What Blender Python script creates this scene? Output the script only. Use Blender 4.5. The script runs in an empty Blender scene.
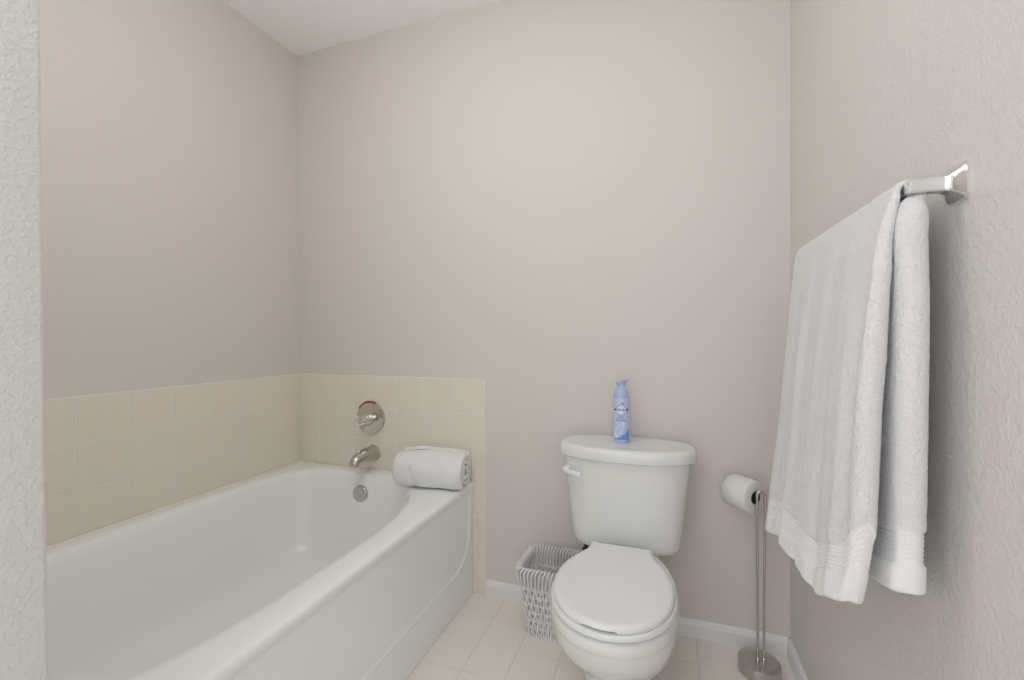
import bpy, bmesh, math, random
from mathutils import Vector, Matrix, noise
PI = math.pi
C = bpy.context.scene.collection
random.seed(4)

# ---------------------------------------------------------------- camera
F_PX = 445.23
cam_d = bpy.data.cameras.new('camera')
cam_d.sensor_width = 36.0
cam_d.lens = F_PX / 1024 * 36.0
cam_d.clip_start = 0.02
cam = bpy.data.objects.new('camera', cam_d)
C.objects.link(cam)
yaw, pit, rol = 0.3394, -0.0075, -0.0049
r_ = Vector((math.cos(yaw), math.sin(yaw), 0))
f_ = Vector((-math.sin(yaw) * math.cos(pit), math.cos(yaw) * math.cos(pit), math.sin(pit)))
u_ = r_.cross(f_)
r2 = r_ * math.cos(rol) + u_ * math.sin(rol)
u2 = -r_ * math.sin(rol) + u_ * math.cos(rol)
M = Matrix((r2, u2, -f_)).transposed().to_4x4()
M.translation = Vector((0, -1.746, 1.097))
cam.matrix_world = M
bpy.context.scene.camera = cam

# ---------------------------------------------------------------- view, world, lights
vs = bpy.context.scene.view_settings
vs.view_transform = 'Standard'
vs.look = 'None'
vs.gamma = 1.0
vs.use_curve_mapping = False
vs.exposure = -0.06
w = bpy.data.worlds.new('world')
bpy.context.scene.world = w
w.use_nodes = True
w.node_tree.nodes['Background'].inputs[0].default_value = (1, 0.97, 0.93, 1)
w.node_tree.nodes['Background'].inputs[1].default_value = 0.3
bpy.context.scene.cycles.max_bounces = 10
bpy.context.scene.cycles.diffuse_bounces = 8


def area(name, loc, target, sx, sy, power, col):
    d = bpy.data.lights.new(name, 'AREA')
    d.shape = 'RECTANGLE'
    d.size = sx
    d.size_y = sy
    d.energy = power
    d.color = col
    o = bpy.data.objects.new(name, d)
    o.location = loc
    o.rotation_euler = (Vector(target) - Vector(loc)).to_track_quat('-Z', 'Y').to_euler()
    C.objects.link(o)


def globe(name, loc, rad, power, col):
    d = bpy.data.lights.new(name, 'POINT')
    d.shadow_soft_size = rad
    d.energy = power
    d.color = col
    o = bpy.data.objects.new(name, d)
    o.location = loc
    C.objects.link(o)


area('rear_fill_light', (-0.62, -3.66, 1.2), (-0.62, 0, 1.2), 2.0, 2.2, 9.0, (0.92, 0.97, 1.03))  # no window here; unseen panel added for flat soft light from behind
area('side_fill_light', (0.37, -2.5, 1.3), (-1.7, -1.2, 1.3), 1.4, 1.6, 9.0, (0.94, 0.98, 1.03))  # no window here; unseen panel added to brighten the left wall
globe('ceiling_fill_globe', (-0.35, -2.35, 2.0), 0.22, 6.0, (0.96, 0.99, 1.03))  # unseen globe added behind the camera to throw light onto the ceiling
area('overhead_fill_light', (-0.40, -1.05, 2.49), (-0.40, -1.05, 0), 0.6, 0.6, 3.8, (0.98, 0.99, 1.0))  # unseen panel added to brighten the floor and lower walls
globe('low_fill_globe', (-1.05, -2.35, 1.0), 0.25, 14.0, (0.96, 0.99, 1.03))  # unseen low globe added to brighten the lower right wall and towel
globe('alcove_fill_globe', (-0.85, -1.0, 2.1), 0.22, 6.2, (1.0, 0.98, 0.90))  # unseen floating globe added to brighten the tub alcove

# ---------------------------------------------------------------- room numbers
XL, XA, XR, XT = -1.7476, -0.7935, 0.3893, -0.7366
HT, HTILE, HC = 0.475, 0.9166, 2.5
XP, YP0, YP1 = -0.634, -1.46, -1.60          # end of the partition at the foot of the tub
YREAR = -3.7


# ---------------------------------------------------------------- materials
def mat(name, col, rough=0.5, metal=0.0, spec=0.5, coat=0.0, bump=None, var=None, trans=0.0, sheen=0.0, sss=0.0):
    """bump = list of (scale, strength, distance, kind); var = (scale, colour2)"""
    m = bpy.data.materials.new(name)
    m.use_nodes = True
    nt = m.node_tree
    b = nt.nodes['Principled BSDF']
    b.inputs['Base Color'].default_value = (*col, 1)
    b.inputs['Roughness'].default_value = rough
    b.inputs['Metallic'].default_value = metal
    b.inputs['Specular IOR Level'].default_value = spec
    b.inputs['Coat Weight'].default_value = coat
    b.inputs['Coat Roughness'].default_value = 0.08
    b.inputs['Transmission Weight'].default_value = trans
    b.inputs['Sheen Weight'].default_value = sheen
    tc = nt.nodes.new('ShaderNodeTexCoord')
    if var:
        n = nt.nodes.new('ShaderNodeTexNoise')
        n.inputs['Scale'].default_value = var[0]
        n.inputs['Detail'].default_value = 3
        nt.links.new(tc.outputs['Object'], n.inputs['Vector'])
        mx = nt.nodes.new('ShaderNodeMix')
        mx.data_type = 'RGBA'
        mx.inputs['A'].default_value = (*col, 1)
        mx.inputs['B'].default_value = (*var[1], 1)
        nt.links.new(n.outputs['Fac'], mx.inputs['Factor'])
        nt.links.new(mx.outputs['Result'], b.inputs['Base Color'])
    prev = None
    for scale, strength, dist, kind in (bump or []):
        if kind == 'voronoi':
            t = nt.nodes.new('ShaderNodeTexVoronoi')
            t.feature = 'SMOOTH_F1'
            out = t.outputs['Distance']
        else:
            t = nt.nodes.new('ShaderNodeTexNoise')
            t.inputs['Detail'].default_value = 4 if kind == 'noise' else 1.5
            out = t.outputs['Fac']
        t.inputs['Scale'].default_value = scale
        nt.links.new(tc.outputs['Object'], t.inputs['Vector'])
        if kind == 'splat':                       # knock-down plaster: raised flat islands
            r = nt.nodes.new('ShaderNodeValToRGB')
            r.color_ramp.elements[0].position = 0.47
            r.color_ramp.elements[1].position = 0.60
            nt.links.new(out, r.inputs[0])
            out = r.outputs[0]
        bp = nt.nodes.new('ShaderNodeBump')
        bp.inputs['Strength'].default_value = strength
        bp.inputs['Distance'].default_value = dist
        nt.links.new(out, bp.inputs['Height'])
        if prev:
            nt.links.new(prev.outputs[0], bp.inputs['Normal'])
        prev = bp
    if prev:
        nt.links.new(prev.outputs[0], b.inputs['Normal'])
    return m


M_WALL = mat('wall_paint', (0.685, 0.660, 0.640), 0.42, spec=0.4, bump=[(85, 0.30, 0.0014, 'splat'), (220, 0.5, 0.0010, 'noise')])
M_WALL_SMOOTH = mat('wall_paint_smooth', (0.695, 0.660, 0.634), 0.55, spec=0.3, bump=[(40, 0.12, 0.002, 'soft')])
M_WALL_ROUGH = mat('wall_paint_textured', (0.72, 0.71, 0.70), 0.5, spec=0.35, bump=[(170, 0.28, 0.0016, 'splat'), (330, 0.4, 0.0008, 'noise')])
M_CEIL = mat('ceiling_paint', (0.92, 0.925, 0.93), 0.8, spec=0.2)
M_TILE = mat('cream_glazed_tile', (0.77, 0.735, 0.635), 0.12, spec=0.5, var=(6, (0.785, 0.75, 0.655)))
M_GROUT = mat('pale_grout', (0.86, 0.84, 0.78), 0.8)
M_FLOOR = mat('beige_floor_tile', (0.82, 0.785, 0.735), 0.4, spec=0.4, var=(9, (0.80, 0.765, 0.71)), bump=[(70, 0.12, 0.001, 'noise')])
M_FGROUT = mat('beige_floor_grout', (0.68, 0.64, 0.58), 0.9)
M_TRIM = mat('white_trim_paint', (0.80, 0.80, 0.81), 0.4)
M_TUB = mat('white_tub_enamel', (0.88, 0.89, 0.89), 0.2, coat=0.15)
M_CERAM = mat('white_vitreous_china', (0.76, 0.775, 0.76), 0.13, coat=0.4)
M_SEAT = mat('white_seat_plastic', (0.80, 0.81, 0.81), 0.28)
M_CHROME = mat('chrome', (0.86, 0.86, 0.86), 0.08, metal=1)
M_NICKEL = mat('warm_chrome', (0.66, 0.61, 0.55), 0.07, metal=1)
M_STEEL = mat('dull_steel', (0.56, 0.54, 0.52), 0.2, metal=1)
M_DARK = mat('dark_metal', (0.03, 0.03, 0.03), 0.4)
M_TERRY = mat('white_terry', (0.87, 0.875, 0.88), 0.95, spec=0.1, sheen=0.2, bump=[(360, 1.0, 0.0048, 'noise')])
M_HEM = mat('white_woven_hem', (0.84, 0.845, 0.85), 0.9, spec=0.1, bump=[(420, 0.6, 0.0018, 'noise')])
M_TOWEL2 = mat('white_soft_terry', (0.80, 0.815, 0.82), 0.95, spec=0.1, sheen=0.3, bump=[(300, 0.5, 0.003, 'noise')])
M_PAPER = mat('toilet_paper', (0.78, 0.77, 0.75), 0.95, spec=0.1, bump=[(200, 0.2, 0.001, 'noise')])
M_CARD = mat('cardboard_core', (0.10, 0.075, 0.055), 0.9)
M_WICK = mat('white_painted_wicker', (0.78, 0.77, 0.78), 0.55)
M_ACRYL = mat('clear_acrylic', (0.92, 0.90, 0.86), 0.08, trans=0.75)
M_RED = mat('red_reflection', (0.35, 0.01, 0.02), 0.4)  # colour of a reflection painted along the valve plate's edge
M_CAP = mat('pale_blue_plastic', (0.42, 0.52, 0.76), 0.35)
M_CAULK = mat('cream_caulk', (0.80, 0.78, 0.70), 0.5)
M_NAVY = mat('navy_print', (0.05, 0.07, 0.2), 0.4)
M_PRINT = mat('pale_label_print', (0.72, 0.78, 0.90), 0.4)
M_SWOOSH = mat('bright_blue_print', (0.14, 0.33, 0.75), 0.35)
M_SWIRL = mat('white_blue_print', (0.68, 0.76, 0.90), 0.35)


# ---------------------------------------------------------------- mesh helpers
def finish(name, bm, material, parent=None, smooth=True, angle=40):
    bmesh.ops.recalc_face_normals(bm, faces=bm.faces)
    me = bpy.data.meshes.new(name)
    bm.to_mesh(me)
    bm.free()
    mats = material if isinstance(material, (list, tuple)) else [material]
    for m in mats:
        me.materials.append(m)
    if smooth:
        me.polygons.foreach_set('use_smooth', [True] * len(me.polygons))
        me.set_sharp_from_angle(angle=math.radians(angle))
    o = bpy.data.objects.new(name, me)
    C.objects.link(o)
    if parent:
        o.parent = parent
    return o


def struct(o):
    o['kind'] = 'structure'
    return o


def tag(o, label, cat, group=None):
    o['label'] = label
    o['category'] = cat
    if group:
        o['group'] = group
    return o


def thing(name, loc, label, cat, rz=0.0):
    o = bpy.data.objects.new(name, None)
    o.empty_display_size = 0.05
    o.location = loc
    o.rotation_euler = (0, 0, rz)
    C.objects.link(o)
    return tag(o, label, cat)


def box(bm, lo, hi, bevel=0.0, seg=2):
    vs_ = [bm.verts.new((x, y, z)) for x in (lo[0], hi[0]) for y in (lo[1], hi[1]) for z in (lo[2], hi[2])]
    idx = [(0, 1, 3, 2), (4, 6, 7, 5), (0, 4, 5, 1), (2, 3, 7, 6), (0, 2, 6, 4), (1, 5, 7, 3)]
    fs = [bm.faces.new([vs_[i] for i in f]) for f in idx]
    if bevel:
        es = list({e for f in fs for e in f.edges})
        bmesh.ops.bevel(bm, geom=es, offset=bevel, segments=seg, affect='EDGES', profile=0.5)


def loft(bm, rings, cap0=True, cap1=True, closed=True, mi=0):
    vr = [[bm.verts.new(p) for p in r] for r in rings]
    n = len(vr[0])
    for a, b in zip(vr, vr[1:]):
        for i in range(n if closed else n - 1):
            f = bm.faces.new((a[i], a[(i + 1) % n], b[(i + 1) % n], b[i]))
            f.material_index = mi
    if cap0:
        bm.faces.new(vr[0][::-1]).material_index = mi
    if cap1:
        bm.faces.new(vr[-1]).material_index = mi
    return vr


def lathe(bm, prof, N=40, axis='z', c=(0, 0, 0), caps=(True, True)):
    rings = []
    for r, h in prof:
        ring = []
        for i in range(N):
            t = 2 * PI * i / N
            a, b = r * math.cos(t), r * math.sin(t)
            p = (a, b, h) if axis == 'z' else ((a, h, b) if axis == 'y' else (h, a, b))
            ring.append((p[0] + c[0], p[1] + c[1], p[2] + c[2]))
        rings.append(ring)
    loft(bm, rings, *caps)


def tube(bm, pts, r, N=12, cap=True, squash=None):
    pts = [Vector(p) for p in pts]
    rad = r if isinstance(r, (list, tuple)) else [r] * len(pts)
    rings = []
    up = None
    for i, p in enumerate(pts):
        t = (pts[min(i + 1, len(pts) - 1)] - pts[max(i - 1, 0)]).normalized()
        if up is None:
            up = Vector((0, 0, 1)) if abs(t.z) < 0.9 else Vector((1, 0, 0))
        a = t.cross(up).normalized()
        up = a.cross(t).normalized()
        rings.append([p + (a * math.cos(2 * PI * k / N) + up * math.sin(2 * PI * k / N)) * rad[i] for k in range(N)])
    loft(bm, rings, cap, cap)


def spline(pts, n):
    """Catmull-Rom through pts, n samples per span"""
    P = [Vector(p) for p in pts]
    P = [P[0] * 2 - P[1]] + P + [P[-1] * 2 - P[-2]]
    out = []
    for i in range(1, len(P) - 2):
        a, b, c, d = P[i - 1:i + 3]
        for k in range(n):
            t = k / n
            out.append(0.5 * ((2 * b) + (c - a) * t + (2 * a - 5 * b + 4 * c - d) * t * t + (3 * b - a - 3 * c + d) * t ** 3))
    out.append(P[-2])
    return out


def interp(tab, x):
    if x <= tab[0][0]:
        return tab[0][1]
    for (a, va), (b, vb) in zip(tab, tab[1:]):
        if x <= b:
            t = (x - a) / (b - a)
            t = t * t * (3 - 2 * t)
            return va + (vb - va) * t
    return tab[-1][1]


def lin(tab, x):
    if x <= tab[0][0]:
        return tab[0][1]
    for (a, va), (b, vb) in zip(tab, tab[1:]):
        if x <= b:
            return va + (vb - va) * (x - a) / (b - a)
    return tab[-1][1]


def sup(cx, cy, a, bf, bb, n, z, N=64, nb=None, nl=None):
    """superellipse ring; bf = reach to -y (front), bb = reach to +y (back)"""
    out = []
    for i in range(N):
        t = 2 * PI * i / N
        c, s = math.cos(t), math.sin(t)
        m = n if s < 0 or nb is None else nb
        if nl is not None and c < 0:
            m = nl
        x = math.copysign(abs(c) ** (2 / m), c) * a
        y = math.copysign(abs(s) ** (2 / m), s) * (bb if s > 0 else bf)
        out.append((cx + x, cy + y, z))
    return out


# ================================================================ the room
def slab(name, lo, hi, m, bevel=0.0):
    bm = bmesh.new()
    box(bm, lo, hi, bevel, 3)
    return struct(finish(name, bm, m))


slab('wall_back', (XL - 0.1, 0, -0.1), (XR + 0.1, 0.1, HC), M_WALL_SMOOTH)
slab('wall_left', (XL - 0.1, YREAR, -0.1), (XL, 0, HC), M_WALL_SMOOTH)
slab('wall_right', (XR, YREAR, -0.1), (XR + 0.1, 0, HC), M_WALL)
slab('wall_rear', (XL - 0.1, YREAR - 0.1, -0.1), (XR + 0.1, YREAR, HC), M_WALL_SMOOTH)
slab('ceiling', (XL - 0.1, YREAR - 0.1, HC), (XR + 0.1, 0.1, HC + 0.1), M_CEIL)
slab('wall_partition', (XL, YP1, 0), (XP, YP0, HC), M_WALL_ROUGH, 0.006)

# floor: individual tiles over a grout bed, one mesh
bm = bmesh.new()
box(bm, (XL - 0.1, YREAR - 0.1, -0.1), (XR + 0.1, 0.1, -0.0012))
for f in bm.faces:
    f.material_index = 1
P = 0.1475
ix = 0
x0 = -0.648 - 8 * P
while x0 < XR:
    y0 = -0.135
    rows = [(0.0, y0)] + [(y0 - k * P, y0 - (k + 1) * P) for k in range(25)]
    for (ya, yb) in rows:
        a, b = max(x0, XL), min(x0 + P, XR)
        lo, hi = max(yb, YREAR), ya
        if b - a > 0.01 and hi - lo > 0.01:
            g = 0.0011
            n0 = len(bm.verts)
            c_ = 0.0013
            vs1 = [(a + g, lo + g, -0.002), (b - g, lo + g, -0.002), (b - g, hi - g, -0.002), (a + g, hi - g, -0.002)]
            vs2 = [(a + g + c_, lo + g + c_, 0), (b - g - c_, lo + g + c_, 0), (b - g - c_, hi - g - c_, 0), (a + g + c_, hi - g - c_, 0)]
            loft(bm, [vs1, vs2], False, True)
    x0 += P
fl = finish('floor', bm, [M_FLOOR, M_FGROUT], smooth=False)
struct(fl)


# wall tiles, each a chamfered square over a grout bed
def tile_panel(name, cells, plane, base, out, th=0.007, g=0.0010):
    """cells = (u0,u1,z0,z1); plane 'x' (left wall, u=y) or 'y' (back wall, u=x); base coordinate, out = +1/-1"""
    bm = bmesh.new()

    def pt(u, z, d):
        return (base + out * d, u, z) if plane == 'x' else (u, base + out * d, z)
    for (u0, u1, z0, z1) in cells:
        loft(bm, [[pt(u0, z0, 0), pt(u1, z0, 0), pt(u1, z1, 0), pt(u0, z1, 0)],
                  [pt(u0, z0, th - 0.0012), pt(u1, z0, th - 0.0012), pt(u1, z1, th - 0.0012), pt(u0, z1, th - 0.0012)]], False, True, mi=1)
        c = 0.0014
        j = (random.random() - 0.5) * 0.0003
        e = [(u0 + g, z0 + g), (u1 - g, z0 + g), (u1 - g, z1 - g), (u0 + g, z1 - g)]
        i_ = [(u0 + g + c, z0 + g + c), (u1 - g - c, z0 + g + c), (u1 - g - c, z1 - g - c), (u0 + g + c, z1 - g - c)]
        loft(bm, [[pt(u, z, th - 0.002) for u, z in e], [pt(u, z, th - 0.0006) for u, z in e], [pt(u, z, th + j) for u, z in i_]], False, True)
    o = finish(name, bm, [M_TILE, M_GROUT], smooth=False)
    return struct(o)


TP_ = 0.1465
zr = [(HT - 0.01, HTILE - 2 * TP_), (HTILE - 2 * TP_, HTILE - TP_), (HTILE - TP_, HTILE)]
cells = []
for (z0, z1) in zr:
    y, w_ = 0.0, 0.159
    while y > YP0:
        cells.append((max(y - w_, YP0), y, z0, z1))
        y -= w_
        w_ = TP_
tile_panel('trim_1', cells, 'x', XL, 1)
cells = []
for (z0, z1) in zr:
    x = XT
    first = True
    while x > XL + 0.01:
        w_ = 0.149 if first else TP_
        a = max(x - w_, XL + 0.007)
        cells.append((a, x, z0, z1))
        x -= w_
        first = False
z = HTILE - 3 * TP_
cells2 = [(XA - 0.01, XT, 0.33, HT - 0.01), (XA - 0.01, XT, 0.18, 0.33), (XA - 0.01, XT, 0.034, 0.18), (XA - 0.01, XT, 0.0, 0.034)]
tile_panel('trim_2', cells + cells2, 'y', 0.0, -1)


def baseboard(name, lo, hi, side):
    bm = bmesh.new()
    h = 0.064
    prof = [(0, 0), (0.013, 0), (0.013, h - 0.018), (0.010, h - 0.010), (0.0095, h - 0.006), (0.006, h), (0, h)]
    if side == 'back':
        loft(bm, [[(x, -d, z) for d, z in prof] for x in (lo, hi)])
    else:
        loft(bm, [[(XR - d, y, z) for d, z in prof] for y in (lo, hi)])
    return struct(finish(name, bm, M_TRIM, smooth=False))


baseboard('baseboard_back', XT, XR, 'back')
baseboard('baseboard_right', YREAR, 0.0, 'right')

# ================================================================ bathtub
tub = thing('bathtub', (0, 0, 0), 'long white alcove bathtub with a curved inner rim and panelled apron', 'bathtub')
N = 128
cx, cy = -1.282, -0.745
tb = bmesh.new()
X0, X1, Y0, Y1 = XL + 0.002, XA, YP0 + 0.002, -0.008
ha, hb = 0.398, 0.692


def rect_ring(x0, x1, y0, y1, z, rad=0.0):
    out = []
    mx, my = (x0 + x1) / 2, (y0 + y1) / 2
    a, b = (x1 - x0) / 2, (y1 - y0) / 2
    for i in range(N):
        t = 2 * PI * i / N
        c, s = math.cos(t), math.sin(t)
        # same parameterisation as the basin so that the strips stay straight
        c2, s2 = math.copysign(abs(c) ** 0.6667, c), math.copysign(abs(s) ** 0.6667, s)
        k = 1 / max(abs(c2), abs(s2), 1e-6)
        out.append((mx + a * c2 * k, my + b * s2 * k, z))
    return out


def basin(sc_a, sc_b, z, n=2.7, dy=0.0):
    # squarer against the tiled wall than along the apron; the floor of the tub evens out
    return sup(cx, cy + dy, ha * sc_a, hb * sc_b, hb * sc_b, n, z, N, nl=3.0 + 3.5 * min(1, max(0, (sc_a - 0.75) / 0.2)))


def mixr(r1, r2, t, z):
    return [tuple(Vector(a).lerp(Vector(b), t)[:2]) + (z,) for a, b in zip(r1, r2)]


outer = rect_ring(X0, X1, Y0, Y1, HT)
rim = basin(1, 1, HT)
rings = [rect_ring(X0, X1 - 0.006, Y0, Y1, HT - 0.034), rect_ring(X0, X1 - 0.001, Y0, Y1, HT - 0.024), rect_ring(X0, X1, Y0, Y1, HT - 0.012),
         rect_ring(X0, X1 - 0.002, Y0, Y1, HT - 0.005), rect_ring(X0, X1 - 0.006, Y0, Y1, HT - 0.0015), rect_ring(X0, X1 - 0.012, Y0, Y1, HT),
         mixr(outer, rim, 0.45, HT + 0.001), mixr(outer, rim, 0.8, HT - 0.001),
         basin(1.012, 1.008, HT - 0.002), basin(0.995, 0.997, HT - 0.006), basin(0.98, 0.988, HT - 0.016), basin(0.967, 0.98, HT - 0.035),
         basin(0.945, 0.965, HT - 0.10), basin(0.92, 0.935, HT - 0.20), basin(0.89, 0.90, HT - 0.30), basin(0.84, 0.86, HT - 0.35),
         basin(0.76, 0.79, HT - 0.375), basin(0.55, 0.62, HT - 0.386), basin(0.25, 0.3, HT - 0.390), basin(0.03, 0.03, HT - 0.392)]
loft(tb, rings, False, True)
finish('basin', tb, M_TUB, tub, angle=60)

# apron: recessed panel with rounded lower corners inside a proud frame
ap = bmesh.new()
ny, nz = 300, 110
za, zb = 0.0, HT - 0.030
grid = []


def panel_depth(y, z):
    # signed distance outside the panel's rounded rectangle
    yc0, yc1, zc0 = YP0 + 0.05, -0.035, 0.150
    R = 0.14
    x_ = max(y - (yc1 - R), (yc0 + R) - y)
    z_ = (zc0 + R) - z
    dx, dz = max(x_, 0), max(z_, 0)
    d = math.hypot(dx, dz) - R if (x_ > 0 and z_ > 0) else max(x_, z_) - R
    return d


def yv(i):
    return Y0 + (Y1 - Y0) * i / ny


for i in range(ny + 1):
    row = []
    for j in range(nz + 1):
        y, z = yv(i), za + (zb - za) * j / nz
        d = panel_depth(y, z)
        t = min(max((d + 0.004) / 0.008, 0), 1)
        t = t * t * (3 - 2 * t)
        bead = math.exp(-(d / 0.0045) ** 2) * 0.004
        row.append(ap.verts.new((XA - 0.0085 + 0.004 * t + bead, y, z)))
    grid.append(row)
for i in range(ny):
    for j in range(nz):
        ap.faces.new((grid[i][j], grid[i + 1][j], grid[i + 1][j + 1], grid[i][j + 1]))
finish('apron', ap, M_TUB, tub, angle=80)
bm = bmesh.new()
tube(bm, [(XL + 0.014, YP0 + 0.003, HT + 0.001), (XL + 0.014, -0.016, HT + 0.001)], 0.0085, 10)
tube(bm, [(XL + 0.014, -0.016, HT + 0.001), (XA, -0.012, HT + 0.001)], 0.0065, 10)
finish('caulk_line', bm, M_CAULK, tub)
bm = bmesh.new()
oc = (-1.322, cy + hb * 0.966, 0.386)
lathe(bm, [(0.0001, -0.008), (0.008, -0.0085), (0.010, -0.006), (0.034, -0.006), (0.038, -0.004), (0.040, 0.0), (0.040, 0.02)], 40, 'y', oc)
finish('overflow_plate', bm, M_STEEL, tub)

# ---------------------------------------------------------------- faucet handle
sv = thing('shower_valve', (-1.313, -0.0075, 0.722), 'round chrome tub valve with clear knob on cream tiles above the spout', 'faucet handle')
bm = bmesh.new()
lathe(bm, [(0.077, 0.0), (0.077, -0.004), (0.074, -0.008), (0.055, -0.012), (0.03, -0.0145), (0.0001, -0.015)], 56, 'y')
finish('escutcheon', bm, M_NICKEL, sv)
bm = bmesh.new()
lathe(bm, [(0.022, -0.010), (0.022, -0.022), (0.018, -0.023), (0.018, -0.030), (0.021, -0.031), (0.021, -0.037), (0.015, -0.039), (0.015, -0.046), (0.019, -0.047), (0.019, -0.053), (0.012, -0.056)], 36, 'y')
finish('valve_stem', bm, M_CHROME, sv)
bm = bmesh.new()
rings = []
for r, h in [(0.012, -0.054), (0.022, -0.057), (0.025, -0.064), (0.025, -0.082), (0.021, -0.088), (0.010, -0.090)]:
    rings.append([((r * (1 + 0.07 * math.cos(8 * t))) * math.cos(t), h, (r * (1 + 0.07 * math.cos(8 * t))) * math.sin(t)) for t in [2 * PI * i / 64 for i in range(64)]])
loft(bm, rings)
finish('acrylic_knob', bm, M_ACRYL, sv)
bm = bmesh.new()
lathe(bm, [(0.007, -0.0895), (0.007, -0.092), (0.0001, -0.0925)], 20, 'y')
finish('knob_cap', bm, M_CHROME, sv)
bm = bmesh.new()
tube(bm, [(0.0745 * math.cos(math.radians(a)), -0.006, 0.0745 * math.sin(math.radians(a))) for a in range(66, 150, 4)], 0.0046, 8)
o = finish('rim_reflection', bm, M_RED, sv)  # red reflection in the plate's rim, put in as a coloured arc
o['label'] = 'red reflection painted as an arc on the upper edge of the plate'

# ---------------------------------------------------------------- spout
sp = thing('tub_spout', (-1.300, -0.0075, 0.560), 'chrome tub spout with diverter knob below the round valve', 'faucet')
bm = bmesh.new()
path = spline([(0, 0, 0), (0, -0.04, 0.002), (0, -0.085, 0.002), (0, -0.118, -0.004), (0, -0.133, -0.016), (0, -0.136, -0.030)], 6)
rr = [lin([(0, 0.035), (0.25, 0.032), (0.6, 0.026), (0.8, 0.0235), (1, 0.020)], i / (len(path) - 1)) for i in range(len(path))]
tube(bm, path, rr, 28)
lathe(bm, [(0.037, 0.0), (0.037, -0.006), (0.034, -0.008)], 32, 'y', (0, 0, 0))
finish('spout_body', bm, M_STEEL, sp)
bm = bmesh.new()
lathe(bm, [(0.0035, 0.0), (0.0035, 0.014), (0.008, 0.016), (0.0085, 0.021), (0.006, 0.025), (0.0001, 0.026)], 20, 'z', (0, -0.108, 0.012))
finish('diverter_knob', bm, M_CHROME, sp)

# ---------------------------------------------------------------- rolled towel on the tub corner
rt = thing('rolled_towel', (-0.935, -0.108, HT), 'white towel rolled up on the back corner of the bathtub rim', 'towel', 0.10)
bm = bmesh.new()
turns, n_ = 3.15, 280
cross = []
thk = 0.0175
pts = []
for i in range(n_):
    t = i / (n_ - 1)
    a = 2 * PI * turns * t
    r = 0.010 + (0.080 - 0.010) * t ** 0.95
    pts.append((a, r))


def roll_pt(a, r):
    y = r * math.cos(a) * 1.0
    z = r * math.sin(a) * 1.06
    if z < -0.062:
        z = -0.062 + (z + 0.062) * 0.25
    return y, z + 0.0715


def y_(a, r):
    return r * math.cos(a)


def z_q(a, r):
    return r * math.sin(a)


NL = 110
for li in range(NL + 1):
    u = li / NL
    x = -0.146 + 0.294 * u
    ring = []
    endr = 1 - 0.10 * max(0, (abs(u - 0.5) * 2 - 0.72) / 0.28) ** 2.5
    def wob(a, r):
        n1 = noise.noise(Vector((x * 10, a * 0.9, 7))) * 0.009 * (r / 0.07)
        n2 = noise.noise(Vector((x * 30 + a, a * 2.5, 3))) * 0.0025 + noise.noise(Vector((x * 260, y_(a, r) * 260, z_q(a, r) * 260))) * 0.0012
        fold = -0.007 * math.exp(-((x + 0.085 + 0.030 * math.sin(a + 0.6)) / 0.012) ** 2) * (r / 0.07) * max(0, math.cos(a + 2.2)) ** 0.5
        return n1 + n2 + fold
    for (a, r) in pts:
        y, z = roll_pt(a, (r + thk * 0.46) * endr + wob(a, r))
        ring.append((x, y, z))
    for (a, r) in reversed(pts):
        y, z = roll_pt(a, max((r - thk * 0.46 + 0.0006), 0.003) * endr + wob(a, r))
        ring.append((x, y, z))
    cross.append(ring)
vr = loft(bm, cross, False, False)
for ring in (vr[0], vr[-1]):
    for i in range(n_ - 1):
        bm.faces.new((ring[i], ring[i + 1], ring[2 * n_ - 2 - i], ring[2 * n_ - 1 - i]))
o = finish('towel_cloth', bm, M_TOWEL2, rt, angle=70)

# ================================================================ toilet
TX = -0.148
toi = thing('toilet', (TX, -0.3, 0), 'white two-piece toilet with its seat lid closed', 'toilet')


def T(p):          # world -> toilet local
    return (p[0] - TX, p[1] + 0.3, p[2])


def TL(ring):
    return [T(p) for p in ring]


NB = 80
LOW = 0.002
bm = bmesh.new()
prof = [  # z, half width, front y, back y, centre y, n
    (0.000, 0.112, -0.520, -0.09, 2.6), (0.015, 0.110, -0.517, -0.09, 2.6), (0.035, 0.100, -0.505, -0.10, 2.6), (0.09, 0.096, -0.497, -0.11, 2.5),
    (0.14, 0.101, -0.515, -0.12, 2.4), (0.18, 0.114, -0.552, -0.12, 2.3), (0.225, 0.138, -0.608, -0.12, 2.2), (0.275, 0.158, -0.662, -0.12, 2.2), (0.31, 0.166, -0.686, -0.13, 2.2),
    (0.336, 0.1690, -0.695, -0.13, 2.2), (0.345, 0.1695, -0.697, -0.14, 2.2), (0.3475, 0.1705, -0.699, -0.15, 2.2), (0.353, 0.1715, -0.701, -0.15, 2.2), (0.368, 0.171, -0.700, -0.16, 2.2),
    (0.377, 0.168, -0.694, -0.17, 2.2), (0.380, 0.161, -0.685, -0.18, 2.2)]
rings = []
for (z, a, yf, yb, n) in prof:
    yc = -0.47 if z > 0.2 else -0.47 + (0.2 - z) * 0.8
    rings.append(TL(sup(TX, yc, a, yc - yf, yb - yc, n, z, NB)))
loft(bm, rings)
# deck under the tank
rings = []
for z, a, yf in [(0.25, 0.085, -0.22), (0.30, 0.10, -0.24), (0.35, 0.115, -0.26), (0.366, 0.113, -0.26), (0.370, 0.108, -0.255)]:
    rings.append(TL(sup(TX, -0.16, a, -0.16 - yf, 0.12, 5, z, NB)))
loft(bm, rings)
finish('bowl', bm, M_CERAM, toi, angle=50)

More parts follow.
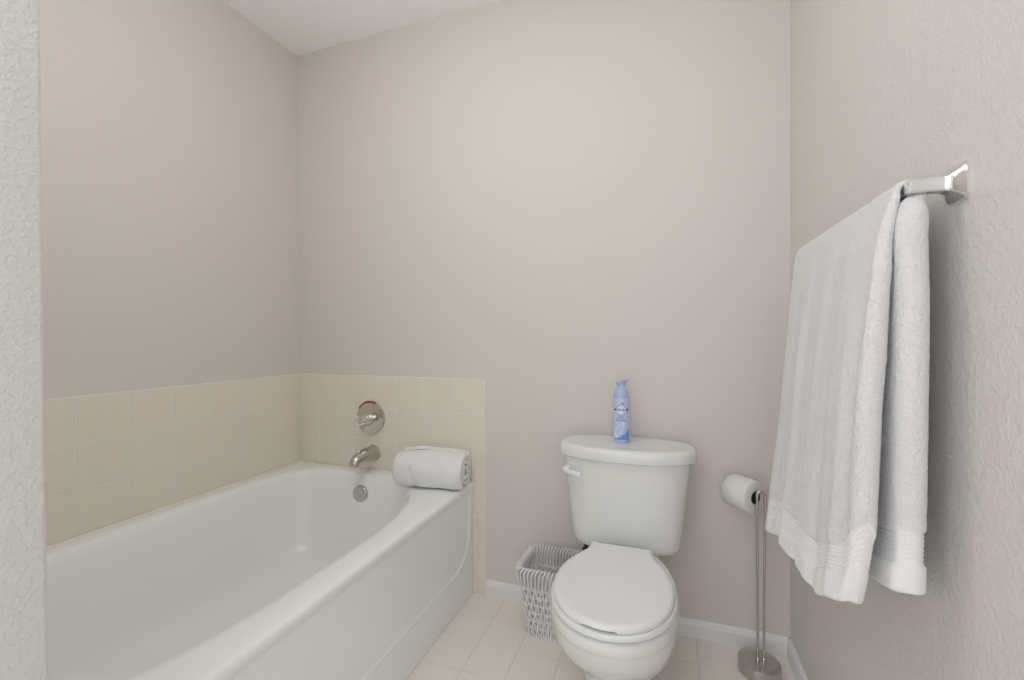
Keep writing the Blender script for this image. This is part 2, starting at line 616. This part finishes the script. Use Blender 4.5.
HWT = [(-0.694, 0.0), (-0.692, 0.020), (-0.682, 0.055), (-0.658, 0.094), (-0.623, 0.124), (-0.575, 0.147), (-0.52, 0.157), (-0.47, 0.156), (-0.42, 0.147), (-0.365, 0.125), (-0.325, 0.102), (-0.30, 0.096), (-0.272, 0.095)]
_sp = spline([(w_, y_, 0) for y_, w_ in HWT], 6)


def seat_ring(z, grow, back=-0.272, lift=None):
    """outline of the lid grown outward by 'grow'"""
    half = [(p[0], p[1]) for p in _sp]
    pts2 = []
    for i, (x, y) in enumerate(half):
        a = half[max(i - 1, 0)]
        b = half[min(i + 1, len(half) - 1)]
        tx, ty = b[0] - a[0], b[1] - a[1]
        L = math.hypot(tx, ty)
        nx, ny_ = ty / L, -tx / L
        if i == 0:
            nx, ny_ = 0, -1
        pts2.append((x + nx * grow, y + ny_ * grow))
    pts2[-1] = (pts2[-1][0], back - grow * 0.0)
    ring = [(x, y) for x, y in pts2] + [(-x, y) for x, y in reversed(pts2[1:])]
    out = []
    for (x, y) in ring:
        zz = z
        if lift:
            ang = math.degrees(math.atan2(x, -(y + 0.47)))
            k = min(max((ang + 15) / 2, 0), 1) * min(max((9 - ang) / 2, 0), 1)
            zz = z + lift * k
        out.append(T((TX + x, y, zz - LOW)))
    return out


def shrink(ring, k, z):
    c0 = T((TX, -0.47, z - LOW))
    return [(c0[0] + (p[0] - c0[0]) * k, c0[1] + (p[1] - c0[1]) * k, c0[2]) for p in ring]


bm = bmesh.new()
loft(bm, [seat_ring(0.3865, 0.000), seat_ring(0.3865, 0.004), seat_ring(0.389, 0.0095), seat_ring(0.395, 0.0105), seat_ring(0.401, 0.007), seat_ring(0.402, -0.002)])
finish('seat', bm, M_SEAT, toi, angle=50)
bm = bmesh.new()
loft(bm, [seat_ring(0.4032, -0.006, lift=0.0045), seat_ring(0.4028, 0.0015, lift=0.0050), seat_ring(0.410, 0.003), seat_ring(0.416, 0.001), seat_ring(0.4195, -0.004), seat_ring(0.4205, -0.012), seat_ring(0.4195, -0.030)] + [shrink(seat_ring(0.4195, -0.030), k, zz) for k, zz in ((0.7, 0.4195), (0.4, 0.4205), (0.1, 0.421))])
finish('seat_lid', bm, M_SEAT, toi, angle=50)
for s in (-1, 1):
    bm = bmesh.new()
    tube(bm, [T((TX + s * 0.045, -0.266, 0.396)), T((TX + s * 0.088, -0.266, 0.396))], 0.011, 16)
    finish('seat_hinge', bm, M_SEAT, toi)

bm = bmesh.new()
rings = []
for z, a, d, n in [(0.364, 0.155, 0.070, 3.0), (0.366, 0.167, 0.083, 3.2), (0.374, 0.177, 0.092, 3.2), (0.39, 0.182, 0.096, 3.2), (0.45, 0.190, 0.099, 3.1), (0.55, 0.201, 0.103, 3.0), (0.64, 0.212, 0.107, 3.0), (0.688, 0.215, 0.108, 3.0)]:
    rings.append(TL(sup(TX + 0.001, -0.125, a, d, 0.10, n, z, 96, nb=6)))
loft(bm, rings)
finish('tank', bm, M_CERAM, toi, angle=50)
bm = bmesh.new()
rings = []
for z, g_ in [(0.675, -0.018), (0.6755, -0.006), (0.679, -0.001), (0.691, 0.0), (0.704, -0.0005), (0.712, -0.003), (0.717, -0.008), (0.719, -0.016), (0.718, -0.03), (0.718, -0.07)]:
    rings.append(TL(sup(TX + 0.001, -0.128, 0.235 + g_, 0.124 + g_, 0.122 + g_, 2.35, z, 96, nb=2.7)))
loft(bm, rings)
finish('tank_lid', bm, M_CERAM, toi, angle=50)
# flush lever on the tank's upper left front
bm = bmesh.new()
loft(bm, [[T((x, y + dy, z + dz)) for dy, dz in ((0.004, -h), (-0.004, -h), (-0.006, -h * 0.4), (-0.006, h * 0.5), (-0.003, h), (0.004, h))]
          for x, y, z, h in [(-0.352, -0.222, 0.6345, 0.004), (-0.345, -0.228, 0.634, 0.0065), (-0.33, -0.236, 0.632, 0.0065), (-0.30, -0.244, 0.628, 0.0085), (-0.288, -0.246, 0.626, 0.009), (-0.284, -0.246, 0.6255, 0.007)]])
lathe(bm, [(0.011, 0.03), (0.011, -0.001), (0.0085, -0.004), (0.0001, -0.005)], 20, 'y', T((-0.340, -0.226, 0.633)))
finish('flush_lever', bm, M_SEAT, toi, angle=50)
for s in (-1,):
    bm = bmesh.new()
    lathe(bm, [(0.012, 0.325), (0.013, 0.333), (0.013, 0.343), (0.007, 0.345), (0.007, 0.37)], 6, 'z', T((TX + s * 0.134, -0.17, 0)))
    finish('tank_bolt', bm, M_DARK, toi, smooth=False)

# ================================================================ air freshener can
CXc, CYc, CZc = -0.163, -0.108, 0.718
can = thing('aerosol_can', (CXc, CYc, CZc), 'pale blue air freshener spray can standing on the toilet tank lid', 'spray can', 0.0)
bm = bmesh.new()
lathe(bm, [(0.024, 0.0), (0.0285, 0.001), (0.0295, 0.005), (0.0285, 0.009), (0.0285, 0.012), (0.0290, 0.03), (0.0300, 0.08), (0.0300, 0.13), (0.0295, 0.15), (0.0275, 0.160)], 56)
body = finish('can_body', bm, mat('can_gradient_blue', (0.52, 0.60, 0.84), 0.3), can)


def wrap(bm, poly, r=0.0305, th=0.0003):
    """flat polygon (s along circumference in m, z) wrapped on the can, facing the camera"""
    a0 = math.atan2(-1.66, 0.165)
    vs3 = [bm.verts.new((r * math.cos(a0 + s / r), r * math.sin(a0 + s / r), z)) for s, z in poly]
    try:
        bm.faces.new(vs3)
    except ValueError:
        pass


def wrap_strip(bm, lo, hi, r=0.0305):
    """strip between two polylines"""
    a0 = math.atan2(-1.66, 0.165)
    A = [bm.verts.new((r * math.cos(a0 + s / r), r * math.sin(a0 + s / r), z)) for s, z in lo]
    B = [bm.verts.new((r * math.cos(a0 + s / r), r * math.sin(a0 + s / r), z)) for s, z in hi]
    for i in range(len(A) - 1):
        bm.faces.new((A[i], A[i + 1], B[i + 1], B[i]))


# bright blue wave at the foot, white swoosh above it
bm = bmesh.new()
lo = [(-0.026 + 0.056 * k / 20, 0.0125) for k in range(21)]
hi = [(-0.026 + 0.056 * k / 20, 0.0125 + 0.003 + 0.036 * (k / 20) ** 1.8) for k in range(21)]
wrap_strip(bm, lo, hi, 0.0303)
finish('blue_wave', bm, M_SWOOSH, can)
bm = bmesh.new()
lo, hi = [], []
for k in range(21):
    t = k / 20
    z = 0.018 + 0.058 * t
    c0 = -0.020 + 0.030 * t ** 1.3
    w2 = 0.0135 * math.sin(PI * (0.12 + 0.83 * t))
    lo.append((c0 - w2, z))
    hi.append((c0 + w2, z))
wrap_strip(bm, lo, hi, 0.0306)
finish('white_swoosh', bm, M_SWIRL, can)
bm = bmesh.new()
zc = 0.118
for k in range(40):
    a, b = 2 * PI * k / 40, 2 * PI * (k + 1) / 40
    wrap(bm, [(0.0185 * math.cos(a), zc + 0.0185 * math.sin(a)), (0.0185 * math.cos(b), zc + 0.0185 * math.sin(b)),
              (0.0172 * math.cos(b), zc + 0.0172 * math.sin(b)), (0.0172 * math.cos(a), zc + 0.0172 * math.sin(a))], 0.0309)
for s in (-1, 1):
    wrap(bm, [(s * 0.017, zc + 0.003), (s * 0.027, zc + 0.004), (s * 0.027, zc - 0.003), (s * 0.017, zc - 0.0025)], 0.0309)
finish('logo_ring', bm, M_NAVY, can)
bm = bmesh.new()
for k in range(24):
    a, b = 2 * PI * k / 24, 2 * PI * (k + 1) / 24
    wrap(bm, [(0, zc), (0.0172 * math.cos(a), zc + 0.0172 * math.sin(a)), (0.0172 * math.cos(b), zc + 0.0172 * math.sin(b))], 0.0307)
finish('logo_disc', bm, M_PRINT, can)


def lettering(name, text, size, z, s0=0.0, m=M_NAVY, bold=0.0):
    cu = bpy.data.curves.new(name, 'FONT')
    cu.body = text
    cu.size = size
    cu.align_x = 'CENTER'
    cu.offset = bold
    cu.resolution_u = 3
    tmp = bpy.data.objects.new(name, cu)
    C.objects.link(tmp)
    bpy.context.view_layer.update()
    me = bpy.data.meshes.new_from_object(tmp.evaluated_get(bpy.context.evaluated_depsgraph_get()))
    bpy.data.objects.remove(tmp)
    a0 = math.atan2(-1.66, 0.165)
    r = 0.0312
    for v in me.vertices:
        s, zz = v.co.x + s0, v.co.y + z
        v.co = (r * math.cos(a0 + s / r), r * math.sin(a0 + s / r), zz)
    me.materials.clear()
    me.materials.append(m)
    ob = bpy.data.objects.new(name, me)
    C.objects.link(ob)
    ob.parent = can
    return ob


lettering('brand_lettering', 'febreze', 0.0088, zc - 0.0025)
lettering('small_lettering', 'AIR', 0.0075, 0.139, 0.004)
lettering('small_lettering', 'Linen', 0.0085, 0.091)
lettering('small_lettering', '& Sky fresh', 0.0085, 0.079)
# waisted collar and the slanted trigger cap
bm = bmesh.new()
rings = []
for r, h, tilt in [(0.0280, 0.158, 0), (0.0282, 0.160, 0), (0.0265, 0.170, 0), (0.0225, 0.183, 0), (0.0175, 0.193, 0), (0.0145, 0.199, 0.0), (0.0145, 0.204, 0.04), (0.018, 0.212, 0.22), (0.0205, 0.2165, 0.34)]:
    ring = []
    for i in range(40):
        t = 2 * PI * i / 40
        x, y = r * math.cos(t), r * math.sin(t) * (0.85 if tilt else 1)
        sx = 1.0 + 0.28 * (tilt / 0.34) * max(math.cos(t), 0) ** 3
        ring.append((x * sx, y, h + x * sx * tilt))
    rings.append(ring)
loft(bm, rings, False, True)
finish('spray_cap', bm, M_CAP, can, angle=50)

# ================================================================ wicker basket
bx0, bx1, by0, by1, bh = -0.525, -0.310, -0.232, -0.034, 0.262
bcx, bcy = (bx0 + bx1) / 2, (by0 + by1) / 2
bas = thing('wicker_basket', (bcx, bcy, 0), 'small white wicker wastebasket on the floor between tub and toilet', 'basket')
hx, hy = (bx1 - bx0) / 2, (by1 - by0) / 2


def bpt(s, z, off=0.0):
    """point on the basket wall: s in 0..1 round the perimeter"""
    t_ = z / bh
    a, b = hx * (0.72 + 0.28 * t_) + off, hy * (0.64 + 0.36 * t_) + off
    R = 0.030
    segs = [(2 * (a - R)), PI * R / 2, 2 * (b - R), PI * R / 2] * 2
    tot = sum(segs)
    d = (s % 1) * tot
    cs = [(a - R, -b + R, -PI / 2), (a - R, b - R, 0), (-a + R, b - R, PI / 2), (-a + R, -b + R, PI)]
    for q in range(4):
        L = segs[2 * q]
        st = [(-a + R, -b), (a, -b + R), (a - R, b), (-a, b - R)][q]
        dr = [(1, 0), (0, 1), (-1, 0), (0, -1)][q]
        if d <= L:
            return Vector((st[0] + dr[0] * d, st[1] + dr[1] * d, z))
        d -= L
        L = segs[2 * q + 1]
        if d <= L:
            c0, c1, a0 = cs[q]
            t = a0 + d / R
            return Vector((c0 + R * math.cos(t), c1 + R * math.sin(t), z))
        d -= L
    return Vector((-a + R, -b, z))


bm = bmesh.new()
NS = 58
for k in range(NS):
    sgn = 1 if k % 2 else -1
    for e in (-0.0024, 0.0024):
        tube(bm, [bpt(k / NS + e, z_, 0.0022 * sgn * math.cos(z_ / 0.030 * PI)) for z_ in [i * bh * 0.95 / 24 for i in range(25)]], 0.0019, 6)
# twined weavers: bands of two strands each
for bi, z_ in enumerate([0.005, 0.035, 0.065, 0.095, 0.125, 0.155, 0.185]):
    for dz in (-0.0028, 0.0028):
        n2 = NS * 6
        tube(bm, [bpt(i / n2, z_ + dz + 0.002 * math.cos(2 * PI * i / 6 + dz * 900), 0.0026 * math.sin(2 * PI * i / 12 + bi * PI)) for i in range(n2 + 1)], 0.0023, 6)
finish('woven_body', bm, M_WICK, bas, angle=80)
# rolled border: every stake bends over and runs slanting down outside
bm = bmesh.new()
for k in range(NS):
    s0 = k / NS
    j_ = random.uniform(-0.003, 0.003)
    P0 = [(0.000, 0.195 + j_, 0.0040), (0.006, 0.220, 0.0062), (0.011, 0.243, 0.0080), (0.016, 0.257 + j_, 0.0060), (0.020, 0.2635 + j_ * 0.5, -0.001), (0.024, 0.256, -0.0085), (0.028, 0.243, -0.0090), (0.031, 0.226, -0.0070)]
    tube(bm, spline([bpt(s0 + a_, z_, o_) for a_, z_, o_ in P0], 3), 0.0036, 6)
finish('braided_rim', bm, M_WICK, bas, angle=80)
bm = bmesh.new()
loft(bm, [[bpt(i / 60, z_, -0.003) for i in range(60)] for z_ in (0.004, 0.010)], True, True)
finish('basket_base', bm, M_WICK, bas)

# ================================================================ toilet paper stand and roll
st = thing('paper_stand', (0.274, -0.118, 0), 'slim chrome toilet paper stand with round base in the right corner', 'toilet paper stand')
bm = bmesh.new()
lathe(bm, [(0.060, 0.0), (0.063, 0.003), (0.063, 0.034), (0.062, 0.038), (0.058, 0.0400), (0.030, 0.0405), (0.0001, 0.041)], 64)
finish('base', bm, M_STEEL, st)
bm = bmesh.new()
top = 0.590
PX = 0.006
arch = [(-0.010, -0.002, 0.028), (-0.0105, -0.002, 0.3), (-0.012, -0.002, top - 0.016), (-0.0105, -0.002, top - 0.006), (-0.004, -0.002, top), (0.003, -0.001, top), (0.010, -0.001, top - 0.006), (0.012, -0.001, top - 0.016), (0.0095, 0, 0.3), (0.008, 0, 0.028)]
arch = [(a_ + PX, b_, c_) for a_, b_, c_ in arch]
tube(bm, arch[:3] + [p for p in spline([Vector(a) for a in arch[2:8]], 5)][1:] + arch[8:], 0.0040, 12)
lathe(bm, [(0.007, 0.038), (0.007, 0.046), (0.004, 0.050)], 20, 'z', (-0.010 + PX, -0.002, 0))
lathe(bm, [(0.007, 0.038), (0.007, 0.046), (0.004, 0.050)], 20, 'z', (0.008 + PX, 0.0, 0))
finish('pole', bm, M_STEEL, st)
# roll pose
ax = Vector((-math.sin(math.radians(42)), math.cos(math.radians(42)), 0))
rc = Vector((0.267, -0.107, 0.564))
bm = bmesh.new()
h0 = rc - Vector((0.274, -0.118, 0))
tube(bm, spline([(0.002 + PX, -0.001, top), (-0.004 + PX, -0.016, top - 0.001), (h0.x - ax.x * 0.010 + 0.002, h0.y - ax.y * 0.010, top - 0.006), (h0.x, h0.y, h0.z + 0.0145), (h0.x + ax.x * 0.08, h0.y + ax.y * 0.08, h0.z + 0.0155)], 6), 0.0032, 12)
finish('roll_arm', bm, M_STEEL, st)
ro = thing('toilet_paper_roll', (rc.x, rc.y, rc.z), 'white toilet paper roll hanging on the chrome stand beside the towel', 'toilet paper', math.atan2(ax.y, ax.x))
bm = bmesh.new()
prof = [(0.0215, 0.0), (0.0215, 0.092), (0.051, 0.092), (0.0540, 0.089), (0.0545, 0.05), (0.0540, 0.003), (0.051, 0.0), (0.023, 0.0), (0.0215, 0.0)]
rings = []
for (r, h) in prof:
    rings.append([(h, r * math.cos(2 * PI * i / 64), r * math.sin(2 * PI * i / 64) ) for i in range(64)])
loft(bm, rings, False, False)
finish('paper', bm, M_PAPER, ro, angle=50)
bm = bmesh.new()
loft(bm, [[(h, r * math.cos(2 * PI * i / 48), r * math.sin(2 * PI * i / 48)) for i in range(48)] for r, h in [(0.0195, 0.001), (0.0214, 0.001), (0.0214, 0.091), (0.0195, 0.091), (0.0195, 0.001)]], False, False)
finish('core', bm, M_CARD, ro)

# ================================================================ towel bar
BX, BZ = 0.3375, 1.312
tbar = thing('towel_bar', (XR, -0.936, BZ), 'square chrome towel bar fixed to the right wall above the paper stand', 'towel bar')


def post(yc):
    bm = bmesh.new()
    rings = []
    for d, h in [(0.0, 0.0255), (0.004, 0.0255), (0.006, 0.023), (0.010, 0.0175), (0.013, 0.0140), (0.017, 0.0115), (0.022, 0.0103), (0.050, 0.0098), (0.0585, 0.0098), (0.0605, 0.0085)]:
        k = h * 0.22
        pts2 = [(-h + k, -h), (h - k, -h), (h, -h + k), (h, h - k), (h - k, h), (-h + k, h), (-h, h - k), (-h, -h + k)]
        rings.append([(-d, yc + a, b) for a, b in pts2])
    loft(bm, rings)
    finish('post', bm, M_CHROME, tbar, angle=30)


post(0.0)
post(0.59)
bm = bmesh.new()
h = 0.006
box(bm, (BX - XR - h, -0.005, -h), (BX - XR + h, 0.595, h), 0.0015)
finish('bar', bm, M_CHROME, tbar, angle=30)

# ================================================================ hanging towel
tw = thing('hanging_towel', (BX, -0.67, BZ), 'long white terry towel folded over the chrome bar on the right wall', 'towel')
# bottom height and mid-plane x of the front slab as functions of y (far -0.385 .. near -0.955)
ZB_F = [(-0.962, 0.752), (-0.950, 0.716), (-0.930, 0.688), (-0.90, 0.667), (-0.86, 0.652), (-0.80, 0.628), (-0.72, 0.615), (-0.60, 0.604), (-0.51, 0.598), (-0.44, 0.586), (-0.385, 0.574)]
NLOOP = 460


def lerp(a, b, t):
    return a + (b - a) * t


_zs = spline([Vector((a, b, 0)) for a, b in ZB_F], 8)
_ZS = [(p.x, p.y) for p in _zs]


def zbf(y):
    return lin(_ZS, y) + 0.004 * math.sin(y * 34)


def slab_loop(y_far, y_near, thick, NL_=NLOOP):
    """plan outline of a folded slab, parameter list of (y, side) where side -1 room .. +1 wall, rounded ends"""
    out = []
    r = thick / 2
    L = (y_far - y_near) - 2 * r
    per = 2 * L + 2 * PI * r
    for i in range(NL_):
        d = per * i / NL_
        if d < L:
            out.append((y_far - r - d, -r))
        elif d < L + PI * r:
            t = (d - L) / r
            out.append((y_near + r - r * math.sin(t), -r * math.cos(t)))
        elif d < 2 * L + PI * r:
            out.append((y_near + r + (d - L - PI * r), r))
        else:
            t = (d - 2 * L - PI * r) / r
            out.append((y_far - r + r * math.sin(t), r * math.cos(t)))
    return out


def folds(y, z, side):
    """soft vertical pleats on the cloth"""
    v = min(max((BZ - z) / 0.7, 0), 1)
    a = 0.0
    a += 0.0036 * math.sin((y + 0.02 * v) * 40 + 1.0) * (0.25 + v)
    a += 0.0016 * math.sin((y - 0.03 * v) * 95 + 2.3) * (0.3 + 0.8 * v)
    a += 0.0060 * noise.noise(Vector((y * 14, z * 3.0, 1.7 + side)))
    return a


def band(h):
    """woven rib stripes above the hem, h = height above the bottom edge; returns how far the cloth steps in"""
    k = min(max((h - 0.040) / 0.004, 0), 1) * min(max((0.094 - h) / 0.004, 0), 1)
    rib = 0.0028 - 0.0007 * math.sin((h - 0.044) / 0.046 * 2 * PI * 7)
    base = 0.0012 if h < 0.044 else 0.0
    return base * (1 - k) + rib * k


HB_ = 0.13                      # the part above the bottom edge that is sampled finely
hs = [0.0, 0.0008, 0.002, 0.004, 0.0065] + [0.0065 + (HB_ - 0.0065) * k / 88 for k in range(1, 89)]
NV = 110
st_ = [('front', ('h', h)) for h in hs] + [('front', ('v', k / NV)) for k in range(1, NV)] + \
      [('top', k / 22) for k in range(23)] + \
      [('back', ('v', 1 - k / NV)) for k in range(1, NV)] + [('back', ('h', h)) for h in reversed(hs)]
RAD, TH0 = 0.0145, 0.012
XF0, XB0 = BX - RAD, BX + RAD
rings, hem_rows = [], []
for phase, q in st_:
    ring = []
    if phase == 'top':
        a = PI * q
        for (y, sd) in slab_loop(-0.375, -0.925, TH0):
            rr_ = RAD - sd * 0.8 * (1 if sd else 0) + 0.0012 * noise.noise(Vector((y * 25, q * 2, 9)))
            ring.append((BX - rr_ * math.cos(a), y, BZ - 0.002 + rr_ * math.sin(a)))
        hem = False
    else:
        front = phase == 'front'
        mode, val = q
        hem = mode == 'h' and val < 0.094
        # rough height fraction for the loop shape
        vv = 1 - (val / 0.68 if mode == 'h' else lerp(HB_ / 0.68, 1, val))
        if front:
            th = lerp(TH0, 0.036, min(1, vv * 2.4) ** 0.8)
            yn = lin([(0, -0.925), (0.06, -0.936), (0.2, -0.952), (0.6, -0.956), (0.85, -0.958), (0.92, -0.948), (1, -0.930)], vv)
            yf = lerp(-0.375, -0.362, vv)
        else:
            th = lerp(TH0, 0.040, min(1, vv * 12.0) ** 0.6)
            yn = lin([(0, -0.925), (0.02, -0.940), (0.06, -0.952), (0.3, -0.960), (1, -0.962)], vv)
            yf = -0.40
        endk = 1.0
        if mode == 'h' and val < 0.0065:
            endk = math.sqrt(max(0.0, 1 - (1 - val / 0.0065) ** 2)) * 0.35 + 0.65
        for (y, sd) in slab_loop(yf, yn, th):
            zb = zbf(y) if front else lin([(-0.965, 0.728), (-0.94, 0.718), (-0.90, 0.708), (-0.8, 0.69), (-0.4, 0.62)], y)
            ztop = BZ - 0.002
            z = zb + val if mode == 'h' else lerp(zb + HB_, ztop, val)
            h = z - zb
            v = (ztop - z) / (ztop - zb)
            if front:
                xn_ = lin([(0, XF0), (0.05, 0.312), (0.12, 0.301), (0.25, 0.292), (0.5, 0.280), (0.85, 0.272), (1, 0.266)], v)
                xf_ = lin([(0, XF0), (0.3, 0.312), (0.6, 0.294), (0.85, 0.275), (1, 0.264)], v)
                xm = lerp(xn_, xf_, min(1, max(0, (y + 0.955) / 0.55)))
                fade = min(1, v * 5)
                x = xm + sd * endk + folds(y, z, 0) * fade * (1.0 if sd < 0 else 0.3)
                out_ = -1 if sd < 0 else 1
            else:
                xm = lin([(0, XB0), (0.03, 0.338), (0.12, 0.333), (0.4, 0.332), (0.85, 0.329), (1, 0.327)], v)
                if h < 0.044:
                    sd = sd * 1.12
                x = xm - sd * endk + 0.15 * folds(y, z, 3) * min(1, v * 5)
                out_ = 1 if sd < 0 else -1
                x = min(x, XR - 0.006)
            bnd = band(h)
            if abs(sd) > th * 0.42:
                x -= out_ * bnd
            elif y < (yn + yf) / 2:
                ang = sd / (th / 2)
                x -= (sd / (th / 2)) * bnd * (1 if front else -1)
                y += bnd * math.sqrt(max(0, 1 - min(1, ang * ang)))
            ring.append((x, y, z))
    n_out = []
    for (x, y, z) in ring:
        n1 = (noise.noise(Vector((x * 240, y * 240, z * 240))) * 0.0011 + noise.noise(Vector((x * 90, y * 90, z * 90))) * 0.0006) * (0.3 if hem else 1.0)
        n_out.append((x - BX + n1, y + 0.67 + n1 * 0.7, z - BZ))
    rings.append(n_out)
    hem_rows.append(hem)
bm = bmesh.new()
vr = loft(bm, rings, False, False)
bm.faces.ensure_lookup_table()
nl = len(rings[0])
for r_i in range(len(rings) - 1):
    if hem_rows[r_i] and hem_rows[r_i + 1]:
        for k in range(nl):
            bm.faces[r_i * nl + k].material_index = 1
for ring in (vr[0], vr[-1]):
    n = len(ring)
    L_ = 0
    # close the bottoms with strips between the room side and the wall side
    i, j = 0, n - 1
    while j - i > 2:
        bm.faces.new((ring[i], ring[i + 1], ring[j - 1], ring[j])).material_index = 1
        i += 1
        j -= 1
finish('towel_cloth', bm, [M_TERRY, M_HEM], tw, angle=75)
